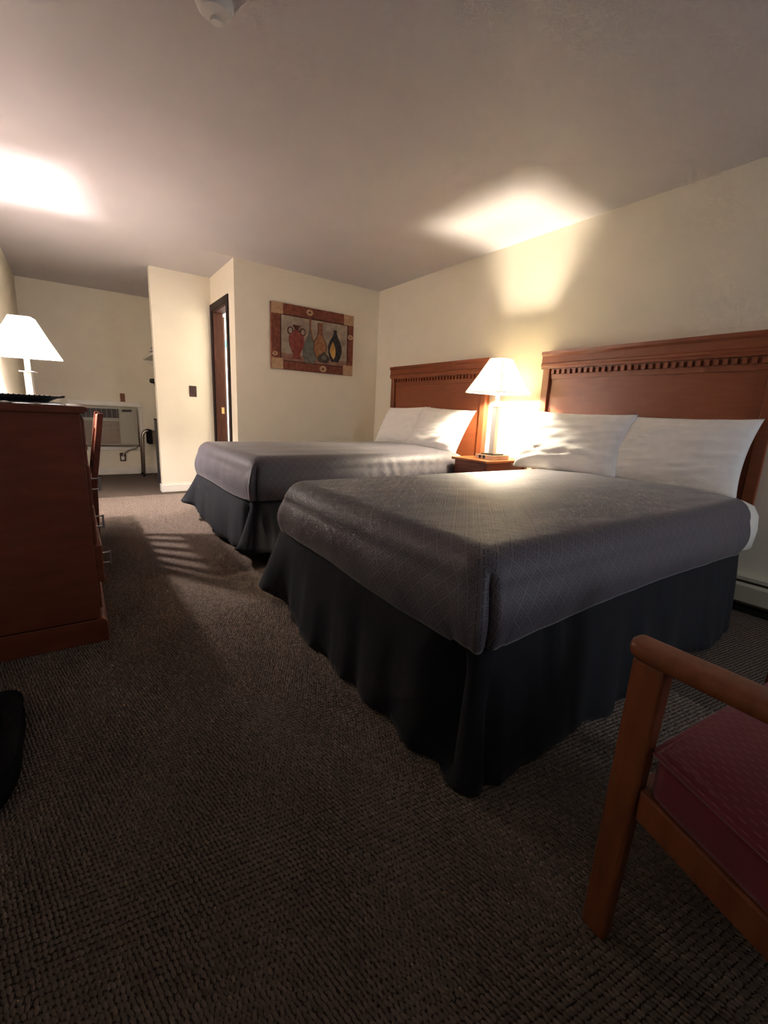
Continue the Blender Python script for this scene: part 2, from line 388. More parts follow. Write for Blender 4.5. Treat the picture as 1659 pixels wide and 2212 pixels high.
# baseboards
struct(B(XC-0.012, XB, D2-0.014, D2, 0, 0.085).build('baseboard_partition', TRIM, bevel=0.006, seg=3))
struct(B(XC-0.014, XC, D2-0.002, D2+0.11, 0, 0.085).build('baseboard_partition_end', TRIM, bevel=0.006, seg=3))
struct(B(XL, XB, D3-0.014, D3, 0, 0.10).build('baseboard_back', TRIM, bevel=0.005))
struct(B(XL, XL+0.014, 4.2, D3-0.014, 0, 0.10).build('baseboard_left', TRIM, bevel=0.005))
struct(B(XB-0.012, XB, D+0.02, DY0-0.07, 0, 0.085).build('baseboard_door', TRIM, bevel=0.005))
struct(B(XB, W-0.08, D-0.014, D, 0, 0.085).build('baseboard_picture', TRIM, bevel=0.005))
# hairline joint where a taped ceiling seam carries on from the picture wall
struct(B(XB-0.30, XB+0.005, D-0.004, D+0.003, H-0.0025, H+0.002).build('trim_1', WALL))

# ------------------------------------------------------------------ bathroom door, frame and what shows through it
fr = bpy.data.objects.new('door_1', None); COL.objects.link(fr); fr.location = (XB, DY1, 0); struct(fr)
ww = DY1-DY0
B(-0.014, 0.0, 0.0, 0.066, 0, DZ+0.07).build('casing', DOORF, fr, bevel=0.003)
B(-0.014, 0.0, -ww-0.066, -ww, 0, DZ+0.07).build('casing', DOORF, fr, bevel=0.003)
B(-0.0145, 0.0, -ww, 0.0, DZ, DZ+0.07).build('casing', DOORF, fr, bevel=0.003)
B(0.0, T, -0.018, 0.0, 0, DZ).build('jamb', DOORJ, fr)
B(0.0, T, -ww, -ww+0.018, 0, DZ).build('jamb', DOORJ, fr)
B(0.0, T, -ww+0.018, -0.018, DZ-0.018, DZ).build('jamb', DOORJ, fr)
leaf = MB().box(0, 0.50, -0.018, 0.018, 0.01, DZ-0.03).build('door_leaf', DOORW, fr, bevel=0.003)
leaf.location = (T+0.02, 0.062, 0); leaf.rotation_euler = (0, 0, math.radians(86))
B(0.055, 0.085, -0.0205, -0.018, 0.88, 0.95).build('strike_plate', BRASS, fr)
kn = MB().lathe([(0.012, 0), (0.012, 0.03), (0.026, 0.04), (0.030, 0.055), (0.022, 0.068), (0.006, 0.072)], 16, axis='y').build('knob', BRASS, leaf, smooth=True)
kn.location = (0.445, -0.018, 0.92); kn.rotation_euler = (0, 0, math.pi)
struct(B(XB+T, W, 6.35, 6.45, 0, H).build('wall_bathroom', TILEW))
cu = thing('shower_curtain', 'white shower curtain with a teal band glimpsed through the bathroom doorway', 'curtain', (1.5, 6.0, 0))
def cstrip(z0, z1, nm, m):
    g = MB().grid(lambda a, b: (1.3*a, 0.03*math.sin(a*46)+0.012*math.sin(a*91), z0+(z1-z0)*b), 120, 3)
    g.build(nm, m, cu, smooth=True, solid=0.003)
cstrip(0.25, 1.685, 'lower_panel', CURT); cstrip(1.685, 1.775, 'teal_band', TEAL); cstrip(1.775, 1.93, 'upper_panel', CURT); cstrip(1.93, 2.02, 'pale_blue_band', PALEB)
tag(MB().tube([(XB+T, 6.0, 2.04), (W, 6.0, 2.04)], 0.012, 12).build('curtain_rod', CHROME, smooth=True), 'chrome rod carrying the shower curtain in the bathroom', 'rod')
bl = thing('bathroom_light', 'bright round ceiling light inside the bathroom', 'light', (2.1, 5.35, H))
MB().lathe([(0.16, 0), (0.16, -0.03), (0.15, -0.04)], 28).build('rim', CHROME, bl, auto=True)
MB().lathe([(0.145, -0.035), (0.13, -0.06), (0.08, -0.08), (0.01, -0.085)], 28).build('diffuser', emit('bathroom_light_glow', (1.0, 0.97, 0.92), BATH_LIGHT), bl, smooth=True)

# ------------------------------------------------------------------ beds
def bed(x0, y0, y1, ztop, seed, label_bed, label_cov, near):
    """x0 foot, y0..y1 sides; head towards +x"""
    XH = 2.73                                    # head end of the mattress
    cy = (y0+y1)/2; hwid = (y1-y0)/2
    t = thing('bed', label_bed, 'bed', (x0, cy, 0), 0, 'double beds')
    def Lc(p): return (p[0]-x0, p[1]-cy, p[2])
    # box spring and mattress under the bedding
    B(0.13, XH-x0-0.03, -hwid+0.13, hwid-0.13, 0.16, 0.40).build('box_spring', BLACKF, t, bevel=0.03, seg=3)
    rc = 0.10
    # mattress in white fitted sheet: rounded slab
    def slab(a, b):
        ang = 2*math.pi*a
        # profile b: bottom edge -> side -> top edge -> centre
        prof = [(0.0, 0.405, 0.03), (0.0, 0.42, 0.0), (0.0, 0.50, -0.006), (0.0, ztop-0.075, 0.0), (0.0, ztop-0.03, 0.02), (0.0, ztop-0.010, 0.055), (0.0, ztop-0.006, 0.12), (1.0, ztop-0.006, 0.0)]
        k = min(int(b*7+1e-6), 7); _, z, ins = prof[k]
        L2 = (XH-x0-0.05)/2; W2 = hwid-0.010
        if k == 7: return ((XH+x0+0.05)/2-x0, 0, z)
        # rounded rectangle by superellipse-like angle sweep
        n = 14.0; c, s_ = math.cos(ang), math.sin(ang)
        rr = (abs(c)**n+abs(s_)**n)**(-1/n)
        xl = (XH+x0+0.05)/2-x0+(L2-ins)*rr*c
        bulge = 0.024*min(1, max(0, (xl-(2.47-x0))/0.05)) if near else 0.0
        return (xl, (W2-ins+bulge)*rr*s_, z)
    MB().grid(slab, 240, 7).build('mattress', SHEET, t, smooth=True)
    # legs of the steel frame
    for lx in (0.12, XH-x0-0.2):
        for ly in (-hwid+0.12, hwid-0.12): MB().lathe([(0.022, 0), (0.022, 0.16)], 12, (lx, ly, 0)).build('frame_leg', BLACKM, t)
    # bed skirt: a pleated strip hanging round near side, foot and far side
    xe = 2.50 if near else 2.46
    per = []
    ins = 0.012; r = 0.05
    xa, ya, yb = x0+ins, y0+ins, y1+0.055
    def arc(cx, cy_, a0, a1, n=8): return [(cx+r*math.cos(a0+(a1-a0)*i/n), cy_+r*math.sin(a0+(a1-a0)*i/n)) for i in range(n+1)]
    path = [(xe-(xe-xa-r)*i/70, ya) for i in range(70)] + arc(xa+r, ya+r, -math.pi/2, -math.pi, 10) + [(xa, ya+r+(yb-ya-2*r)*i/60) for i in range(1, 60)] + arc(xa+r, yb-r, math.pi, math.pi/2, 10) + [(xa+r+(xe-xa-r)*i/40, yb) for i in range(1, 41)]
    # arclength
    S = [0.0]
    for i in range(1, len(path)): S.append(S[-1]+math.dist(path[i], path[i-1]))
    Lnear = xe-xa-r
    s_c1 = Lnear + r*math.pi/4                     # arclength of the near foot corner
    s_c2 = s_c1 + (yb-ya-2*r) + r*math.pi/2        # far foot corner
    rows = 11
    vs = []; npth = len(path)
    for j in range(rows+1):
        f = j/rows                                # 0 top, 1 hem
        for i, (px, py) in enumerate(path):
            a = path[max(i-1, 0)]; b = path[min(i+1, npth-1)]
            tx, ty = b[0]-a[0], b[1]-a[1]; l = math.hypot(tx, ty); tx /= l; ty /= l
            nx, ny = ty, -tx                      # outward for this direction of travel?
            if nx*(px-(x0+XH)/2)+ny*(py-cy) < 0: nx, ny = -nx, -ny
            s = S[i]
            g1 = math.exp(-((s-s_c1)/0.10)**2); g2 = math.exp(-((s-s_c2)/0.10)**2)
            fold = 0.007*math.sin(s*21+2.3*math.sin(s*5+seed)+seed)+0.006*nz(s*14, seed, f*0.6)+0.004*nz(s*45, seed+3, 0)
            d = (0.010+0.028*f)*1.0 + fold*f**1.2*1.7 + 0.022*g1*f**1.5 + (0.085 if near else 0.10)*g2*f**1.4 - 0.012*(1-f)**3
            # the inverted pleat beside the near foot corner
            rec = math.exp(-((s-s_c1-0.080)/0.052)**4)*min(1, max(0, (f-0.10)*6))*min(1, max(0, (1.0-f)*9+0.25))
            d -= (0.105 if near else 0.05)*rec
            rec2 = math.exp(-((s-s_c1+0.035)/0.012)**2)*min(1, max(0, (f-0.25)*4)); d -= 0.03*rec2
            # one bunched fold on the near side
            d += 0.012*math.exp(-((s-s_c1+0.30)/0.02)**2)*math.exp(-((f-0.2)/0.25)**2) - 0.014*math.exp(-((s-s_c1+0.26)/0.018)**2)*math.exp(-((f-0.2)/0.22)**2)
            zt = 0.432
            zb = 0.012 + 0.006*math.sin(s*9+seed) + (0.105 if near else 0.13)*math.exp(-((s-s_c2)/0.22)**2) + (0.035 if not near else 0.0)*(1 if s > s_c1 else 0)
            if near: zb += 0.05*math.exp(-((s-0.55)/0.22)**2)
            else:
                gf = math.exp(-((s-s_c1+0.02)/0.07)**2); zb += 0.10*gf; d += 0.11*gf*f**1.5
            z = zt+(zb-zt)*f
            vs.append(Lc((px+nx*d, py+ny*d, z)))
    fs = []
    for j in range(rows):
        for i in range(npth-1):
            a = j*npth+i; fs.append((a, a+1, a+npth+1, a+npth))
    MB().add(vs, fs).build('bed_skirt', SKIRT, t, smooth=True, solid=0.004)
    # coverlet: one sheet (s along x, q along y) folded down over foot and sides
    cov = thing('coverlet', label_cov, 'bedspread', (x0, cy, 0), 0, 'charcoal coverlets')
    re = 0.085; drop = 0.225+0.0; arcl = re*math.pi/2
    tot = arcl+(ztop-re-0.405)
    rcn = 0.085                                   # plan radius of the foot corners
    smax = 2.62-x0
    def fold_down(e):                             # e distance past the edge start -> (out, down)
        if e <= 0: return 0.0, 0.0
        if e < arcl: a = e/re; return re*math.sin(a), re*(1-math.cos(a))
        dd = e-arcl; k = dd/(tot-arcl)
        return re+0.020*math.sin(math.pi*min(1, k)), re+dd
    def pos(sv, qv):
        """sv: <0 beyond the foot edge start; qv: |q|>qe beyond side edge start"""
        qe = hwid-re; es = -sv; eq = abs(qv)-qe; sg = 1 if qv > 0 else -1
        if es > 0 and eq > 0:                    # corner square: wrap round the corner
            e = max(es, eq); o, dn = fold_down(e)
            th = math.pi/4*(1+(eq-es)/e) if e > 0 else 0
            th = min(max(th, 0), math.pi/2)
            bx, by = -math.cos(th)*o, math.sin(th)*o*sg
            k = min(1, max(0, dn/(ztop-0.41)))
            # squarer corner lower down, with the tucked pleat
            sq = 1+0.26*k*math.sin(2*th)**2
            tuck = 0.030*math.exp(-((th-0.95)/0.10)**2)*min(1, max(0, (k-0.16)*5)) - 0.016*math.exp(-((th-0.74)/0.09)**2)*min(1, max(0, (k-0.12)*4))
            if sg > 0: tuck *= 0.5
            kk = sq-tuck/max(o, 0.02)
            x, y, z = bx*kk, sg*qe+by*kk, ztop-dn
        else:
            o1, d1 = fold_down(es); o2, d2 = fold_down(eq)
            x = sv if es <= 0 else -o1; y = qv if eq <= 0 else sg*(qe+o2); z = ztop-max(d1, d2)
        return x, y, z
    def cfn(a, b):
        sv = -tot+(smax-re+tot)*a
        qe = hwid-re; qv = -(qe+tot)+2*(qe+tot)*b
        # at the head the sheet is cut back in a curve towards the sides
        side = max(0, (abs(qv)-qe*0.80))/(qe*0.2+tot)
        if sv > 0: sv = sv*(1-(0.105 if near else 0.05)*side**0.9)
        x, y, z = pos(sv, qv)
        es, eq = -sv, abs(qv)-qe
        if es <= 0 and eq <= 0:
            z += (0.012 if near else 0.018)*math.cos(math.pi/2*min(1, abs(qv)/qe))*min(1, sv/0.35)
            z += 0.0035*nz(x*3.2, y*7+seed, 1.0)+0.0016*nz(x*9, y*24, seed)
        else:
            amp = 0.004*nz(x*4+seed, y*4, z*3)+0.0035*nz(x*9, y*9, z*5+seed)
            k = min(1, max(0, (ztop-z)/0.1))
            if es > 0 and eq <= 0: x -= amp*k; z -= 0.022*math.exp(-((qv+qe*0.45)/(qe*0.6))**2)*max(0, (ztop-z)/0.25-0.25)
            elif eq > 0 and es <= 0:
                sg = 1 if qv > 0 else -1
                pk = 0.0
                if not near and sg < 0 and sv > 0.7:  # puckers towards the head
                    pk = 0.005*math.sin(sv*62+4*nz(sv*5, z*7, seed))*min(1, (sv-0.7)/0.5)*k
                if near and sg < 0: z += 0.030*math.sin(math.pi*min(1, max(0, sv/1.7)))*max(0, (ztop-z)/0.25-0.2)
                y += sg*(amp*k)+pk
        return (x+re, y, z)
    qe = hwid-re
    g = MB().grid(cfn, 150, 130, lambda a, b: (-tot+(smax-re+tot)*a, -(qe+tot)+2*(qe+tot)*b))
    g.build('coverlet_cloth', COVER, cov, smooth=True, solid=0.006)
    if not near: t.rotation_euler[2] = 0.034; cov.rotation_euler[2] = 0.034   # pushed slightly askew
    return t
bed(0.763, 0.655, 1.92, 0.642, 1.7, 'double bed with black pleated skirt nearest the wooden armchair', 'charcoal diamond-weave coverlet on the bed nearest the armchair', True)
bed(0.828, 2.60, 3.87, 0.672, 4.1, 'double bed with dark skirt below the framed vase picture', 'charcoal coverlet on the bed below the vase picture', False)

# ------------------------------------------------------------------ headboards
def headboard(y0, label):
    t = thing('headboard', label, 'headboard', (W, y0, 0), 0, 'cherry wood headboards')
    wd_ = 1.421; zt = 1.457
    # local x is -(distance from wall)
    B(-0.045, 0.0, 0.03, wd_-0.03, 0.52, 1.345).build('panel', WOODH, t)
    for a, b in ((0.015, 0.072), (wd_-0.072, wd_-0.015)): B(-0.068, -0.045, a, b, 0.52, 1.345).build('stile', WOODH, t, bevel=0.004)
    B(-0.045, 0.0, 0.10, wd_-0.10, 0.46, 0.52).build('wall_cleat', WOODH, t)
    # crown moulding profile (x, z)
    prof = [(0, 1.338), (-0.070, 1.338), (-0.072, 1.352), (-0.078, 1.360), (-0.078, 1.372), (-0.072, 1.38), (-0.072, 1.425), (-0.084, 1.438), (-0.086, 1.457), (0, 1.457)]
    MB().prism(prof, 0.0, wd_, 'y').build('crown_moulding', WOODH, t)
    rail = B(-0.052, -0.045, 0.072, wd_-0.072, 1.268, 1.338).build('rail', WOODH, t)
    n = 30; y_a, y_b = 0.078, wd_-0.078; p = (y_b-y_a)/n
    me = B(-0.070, -0.052, -0.011, 0.011, 1.300, 1.330).mesh('dentil_block')
    me.materials.append(WOODH)
    for k in range(n):
        o = bpy.data.objects.new('dentil_block', me); COL.objects.link(o); o.parent = t; o.location = (0, y_a+p*(k+0.5), 0)
    return t
hb1 = headboard(0.736, 'cherry headboard with dentil moulding behind the bed nearest the armchair')
copy_tree(hb1, (W, 2.672, 0), 0, 'cherry headboard with dentil moulding half hidden by the lamp shade, beside picture wall')

# ------------------------------------------------------------------ pillows
def pillow(yc, wy, zb, hz, xb, xt, seed, label, tilt=0.0, ear=1.0):
    """leans on the headboard: bottom edge at x=xb, top edge at x=xt"""
    t = thing('pillow', label, 'pillow', (xb, yc, zb), 0, 'white pillows')
    slope = math.atan2(xt-xb, hz); L = math.hypot(xt-xb, hz)
    up = Vector((math.sin(slope), 0, math.cos(slope))); nrm = Vector((-math.cos(slope), 0, math.sin(slope)))
    def surf(side):
        def fn(a, b):
            u = 2*a-1; v = 2*b-1
            # outline pinched between the pointed corners
            uu = u*(1-0.060*(1-v*v)**1.0*abs(u)**3*ear); vv = v*(1-0.075*(1-u*u)*abs(v)**3*ear)
            prof = max(0.0, (1-abs(u)**3.2))**0.55*max(0.0, (1-abs(v)**3.2))**0.55
            th = 0.078*prof
            wr = 0.0045*math.sin((v*2.2+0.35*u+0.5*nz(u*1.5, v*1.5, seed))*5.2+seed)*nz(u*1.8+seed, v*2.4, 2.0)*2.0
            wr += 0.006*nz(u*2.2, v*9+u*2, seed)+0.003*nz(u*5, v*16+u*5, seed+5)
            th += wr*min(1, prof*1.6)*(1 if side > 0 else 0.3)
            if side < 0: th *= 0.55
            p = up*(L*(vv+1)/2+tilt*u*0.5) + nrm*(side*th+0.05*0) + Vector((0, uu*wy/2, 0))
            return p
        return fn
    m = MB().grid(surf(1), 54, 40).grid(surf(-1), 54, 40, flip=True)
    o = m.build('pillowcase', LINEN, t, smooth=True)
    wl = o.modifiers.new('weld', 'WELD'); wl.merge_threshold = 0.0005
    return t
pillow(1.745, 0.77, 0.622, 0.412, 2.635, 2.790, 1.3, 'white pillow beside the nightstand on the bed nearest the armchair', 0.012)
pillow(1.150, 0.76, 0.622, 0.402, 2.690, 2.840, 5.1, 'white pillow on the outer side of the bed nearest the armchair', 0.0)
pillow(3.66, 0.66, 0.652, 0.390, 2.64, 2.83, 8.4, 'white pillow nearest the picture wall on the far bed', -0.02)
pillow(3.05, 0.70, 0.652, 0.385, 2.60, 2.815, 3.3, 'white pillow beside the lamp on the far bed', 0.03)

# ------------------------------------------------------------------ nightstand
ns = thing('nightstand', 'orange-brown wooden nightstand between the two beds', 'nightstand', (W-0.2328, 2.436, 0))
B(-0.2328, 0.2328, -0.188, 0.188, 0.634, 0.6545).build('top', WOODN, ns, bevel=0.006, seg=3)
B(-0.205, 0.2328, -0.172, 0.172, 0.06, 0.634).build('carcass', WOODD, ns, bevel=0.003)
B(-0.19, 0.2328, -0.165, 0.165, 0.0, 0.06).build('plinth', WOODD, ns)
for z0, z1 in ((0.40, 0.60), (0.10, 0.38)):
    d = B(-0.218, -0.2045, -0.160, 0.160, z0, z1).build('drawer', WOODD, ns, bevel=0.004)
    MB().lathe([(0.006, 0), (0.006, -0.012), (0.014, -0.018), (0.012, -0.026)], 14, (-0.218, 0, (z0+z1)/2), axis='x').build('knob', PULLM, d, smooth=True)

# ------------------------------------------------------------------ table lamps
def lamp(loc, rz, label, sm, bulb_col, bulb_s):
    t = thing('table_lamp', label, 'lamp', loc, rz, 'table lamps with square shades')
    blk = B(-0.10, 0.10, -0.085, 0.085, 0.0, 0.034).build('power_block', BLOCK, t, bevel=0.003)
    for y in (0.035, -0.005): MB().lathe([(0.013, -0.102), (0.013, -0.0995)], 16, (0, y, 0.018), axis='x').build('outlet', BLACKP, blk)
    B(-0.062, 0.062, -0.062, 0.062, 0.034, 0.043).build('base_plate', BLACKM, t, bevel=0.002)
    B(-0.021, 0.021, -0.021, 0.021, 0.043, 0.395).build('column', CHROME, t, bevel=0.002)
    B(-0.042, 0.042, -0.042, 0.042, 0.395, 0.402).build('collar', CHROME, t, bevel=0.0015)
    MB().lathe([(0.016, 0.402), (0.016, 0.51)], 16).build('neck', WHITEP, t, auto=True)
    MB().lathe([(0.019, 0.51), (0.021, 0.557), (0.017, 0.561)], 16).build('socket', BRASS, t, auto=True)
    z = 0.562
    MB().lathe([(0.012, z), (0.016, z+0.012), (0.0205, z+0.030), (0.021, z+0.060), (0.0175, z+0.074), (0.010, z+0.083), (0.003, z+0.086)], 12).build('bulb', emit('bulb_glow', bulb_col, bulb_s), t, smooth=True)
    # wire harp holding the shade
    hp = [(0, 0.055*math.sin(a), 0.60+0.142*(1-math.cos(a))/2) for a in [math.pi*i/16 for i in range(17)]]
    MB().tube([(0, 0.02, 0.585)]+hp[1:]+[(0, 0, 0.745)], 0.002, 6).build('harp', BRASS, t, smooth=True)
    a, b, z0, z1 = 0.174, 0.0585, 0.500, 0.752
    def ring(h, z): return [(-h, -h, z), (h, -h, z), (h, h, z), (-h, h, z)]
    vs = []; n = 6; per = 12
    for j in range(n+1):
        f = j/n; h = b+(a-b)*(1-f); hh_ = h*(1-0.02*math.sin(math.pi*f)); z = z0+(z1-z0)*f
        for k in range(4):
            p, q = ring(hh_, z)[k], ring(hh_, z)[(k+1) % 4]
            for i in range(per):
                s_ = i/per; vs.append(tuple(p[c]+(q[c]-p[c])*s_ for c in range(3)))
    fs = []; P = 4*per
    for j in range(n):
        for i in range(P): fs.append((j*P+i, j*P+(i+1) % P, (j+1)*P+(i+1) % P, (j+1)*P+i))
    o = MB().add(vs, fs).build('shade', sm, t, solid=0.0012)
    for h, z, r in ((a, z0, 0.003), (b, z1, 0.0025)):
        R = ring(h, z); MB().tube(R+[R[0]], r, 6).build('shade_rim', SEAM, o)
    for k in range(4):
        MB().tube([ring(a+0.0005, z0)[k], ring((a+b)/2*0.985, (z0+z1)/2)[k], ring(b+0.0005, z1)[k]], 0.0022, 5).build('shade_seam', SEAM, o)
    return t
lamp((2.685, 2.375, 0.6545), 0.03, 'table lamp with cream pyramid shade on the nightstand between beds', SHADE_R, BULB_RIGHT_COL, BULB_RIGHT)
lamp((-0.232, 4.02, 0.735), -0.19, 'table lamp with glowing white pyramid shade on the desk at left', SHADE_L, BULB_LEFT_COL, BULB_LEFT)

# ------------------------------------------------------------------ dresser
dr = thing('dresser', 'tall dark cherry dresser at the left edge, end panel facing the camera', 'dresser', (XL, 1.984, 0))
dx = 0.463; dl = 0.86
B(0.005, dx-0.022, 0.012, dl-0.012, 0.085, 0.915).build('carcass', WOODD, dr, bevel=0.002)
MB().prism([(0.005, 0.0), (dx, 0.0), (dx, 0.085), (dx-0.012, 0.10), (0.005, 0.10)], 0.0, dl, 'y').build('plinth', WOODD, dr, bevel=0.004)
B(0.003, dx-0.03, 0.002, 0.012, 0.085, 0.10).build('plinth_moulding', WOODD, dr)
prof = [(0.004, 0.913), (dx-0.012, 0.913), (dx, 0.922), (dx+0.004, 0.930), (dx, 0.936), (dx-0.012, 0.939), (0.004, 0.939)]
MB().prism(prof, -0.004, dl+0.004, 'y').build('top', WOODD, dr, bevel=0.004, seg=3)
pm = MB()
pm.tube([(0, 0, 0.022), (0.030, 0, 0.022)], 0.0035, 8); pm.tube([(0, 0, -0.022), (0.030, 0, -0.022)], 0.0035, 8)
pm.box(0.026, 0.034, -0.005, 0.005, -0.028, 0.028)
pme = pm.mesh('pull'); pme.materials.append(PULLM)
for z0, z1, out, pull in ((0.135, 0.235, -0.004, 0), (0.245, 0.400, 0.014, 1), (0.410, 0.555, 0.0, 1), (0.565, 0.715, 0.0, 1), (0.725, 0.895, -0.004, 0)):
    d = B(dx-0.30, dx-0.008+out, 0.03, dl-0.03, z0, z1).build('drawer' if pull else 'front_panel', WOODD, dr, bevel=0.004)
    if pull:
        o = bpy.data.objects.new('pull', pme); COL.objects.link(o); o.parent = d; o.location = (dx-0.008+out, 0.15, (z0+z1)/2-0.012)

# things on the dresser
np_ = MB().grid(lambda a, b: (0.06+0.34*a, 0.035+0.20*b, 0.9405+0.0012*math.sin(a*9)*math.sin(b*7)+0.001*math.sin(a*23)), 24, 16)
tag(np_.build('napkin', LINEN, smooth=True, solid=0.003), 'white paper napkin lying under the black tray on the dresser', 'napkin').location = (XL, 1.984, 0.002)
tr = thing('serving_tray', 'glossy black plastic tray with notched rim on top of the dresser', 'tray', (-0.215, 2.19, 0.946))
def octo(hx_, hy, ch, z): return [(-hx_+ch, -hy, z), (hx_-ch, -hy, z), (hx_, -hy+ch, z), (hx_, hy-ch, z), (hx_-ch, hy, z), (-hx_+ch, hy, z), (-hx_, hy-ch, z), (-hx_, -hy+ch, z)]
tm = MB(); R0 = octo(0.135, 0.115, 0.03, 0.0); R1 = octo(0.16, 0.14, 0.03, 0.014); R2 = octo(0.192, 0.165, 0.035, 0.020)
R3 = octo(0.130, 0.110, 0.03, 0.005); R4 = octo(0.155, 0.135, 0.03, 0.019); R5 = octo(0.187, 0.160, 0.035, 0.026)
allr = [R3, R0, R1, R2, R5, R4]
vs = [p for r in allr for p in r]; fs = []
for j in range(len(allr)-1):
    for i in range(8): fs.append((j*8+i, j*8+(i+1) % 8, (j+1)*8+(i+1) % 8, (j+1)*8+i))
for i in range(8): fs.append((5*8+i, 5*8+(i+1) % 8, (i+1) % 8, i))
fs.append(tuple(range(8)))
tm.add(vs, fs).build('tray_dish', BLACKP, tr, bevel=0.002)
ridge = B(-0.0022, 0.0022, -0.0045, 0.0045, 0.0, 0.0035).mesh('rim_bead'); ridge.materials.append(BLACKP)
for k in range(22):
    o = bpy.data.objects.new('rim_bead', ridge); COL.objects.link(o); o.parent = tr; o.location = (-0.150+0.0143*k, -0.1615, 0.0235)
for k in range(18):
    o = bpy.data.objects.new('rim_bead', ridge); COL.objects.link(o); o.parent = tr; o.location = (0.1885, -0.122+0.0143*k, 0.0235); o.rotation_euler[2] = math.pi/2

# ------------------------------------------------------------------ writing desk and its chair
dk = thing('writing_desk', 'dark cherry writing desk beyond the dresser carrying the left lamp', 'desk', (XL, 2.87, 0))
B(0.003, 0.468, 0.0, 1.275, 0.70, 0.735).build('desk_top', WOODD, dk, bevel=0.006, seg=3)
for y in (0.01, 1.235): B(0.01, 0.44, y, y+0.03, 0.0, 0.70).build('side_panel', WOODD, dk, bevel=0.003)
B(0.02, 0.04, 0.04, 1.235, 0.30, 0.70).build('back_panel', WOODD, dk)

dc = thing('desk_chair', 'wooden slat-back desk chair tucked in at the writing desk', 'chair', (-0.10, 3.55, 0))
def leaning(y, w_=0.032):
    # rear post: from floor to top, leaning away from the desk above the seat
    pts = [(0.155, 0.0), (0.172, 0.45), (0.238, 0.885)]
    m = MB(); vs = []
    for (x, z) in pts: vs += [(x-0.016, y-w_/2, z), (x+0.016, y-w_/2, z), (x+0.016, y+w_/2, z), (x-0.016, y+w_/2, z)]
    m.add(vs, [(3, 2, 1, 0), (8, 9, 10, 11)]+[(j*4+i, j*4+(i+1) % 4, j*4+4+(i+1) % 4, j*4+4+i) for j in range(2) for i in range(4)])
    return m
for y in (-0.235, 0.235): leaning(y).build('back_post', WOODD, dc, bevel=0.003)
for y in (-0.20, 0.20): B(-0.235, -0.200, y-0.018, y+0.018, 0, 0.42).build('front_leg', WOODD, dc, bevel=0.003)
B(-0.245, 0.175, -0.225, 0.225, 0.42, 0.455).build('seat', WOODD, dc, bevel=0.008)
MB().grid(lambda a, b: (-0.235+0.395*a, -0.21+0.42*b, 0.456+0.035*(1-(2*a-1)**6)*(1-(2*b-1)**6)), 14, 14).build('cushion', BURG, dc, smooth=True, solid=0.004)
def rail(z0, z1):
    def xx(z): return 0.172+(z-0.45)*0.066/0.435
    return MB().hexa([(xx(z0)-0.01, -0.22, z0), (xx(z0)+0.01, -0.22, z0), (xx(z0)+0.01, 0.22, z0), (xx(z0)-0.01, 0.22, z0), (xx(z1)-0.01, -0.22, z1), (xx(z1)+0.01, -0.22, z1), (xx(z1)+0.01, 0.22, z1), (xx(z1)-0.01, 0.22, z1)])
rail(0.775, 0.87).build('top_rail', WOODD, dc, bevel=0.004); rail(0.50, 0.545).build('lower_rail', WOODD, dc, bevel=0.003)
for k in range(4):
    y = -0.15+0.10*k
    def xx(z): return 0.172+(z-0.45)*0.066/0.435
    MB().hexa([(xx(.54)-0.006, y-0.019, .54), (xx(.54)+0.006, y-0.019, .54), (xx(.54)+0.006, y+0.019, .54), (xx(.54)-0.006, y+0.019, .54), (xx(.78)-0.006, y-0.019, .78), (xx(.78)+0.006, y-0.019, .78), (xx(.78)+0.006, y+0.019, .78), (xx(.78)-0.006, y+0.019, .78)]).build('slat', WOODD, dc)
for y in (-0.218, 0.218): B(-0.21, 0.155, y-0.009, y+0.009, 0.18, 0.21).build('stretcher', WOODD, dc)

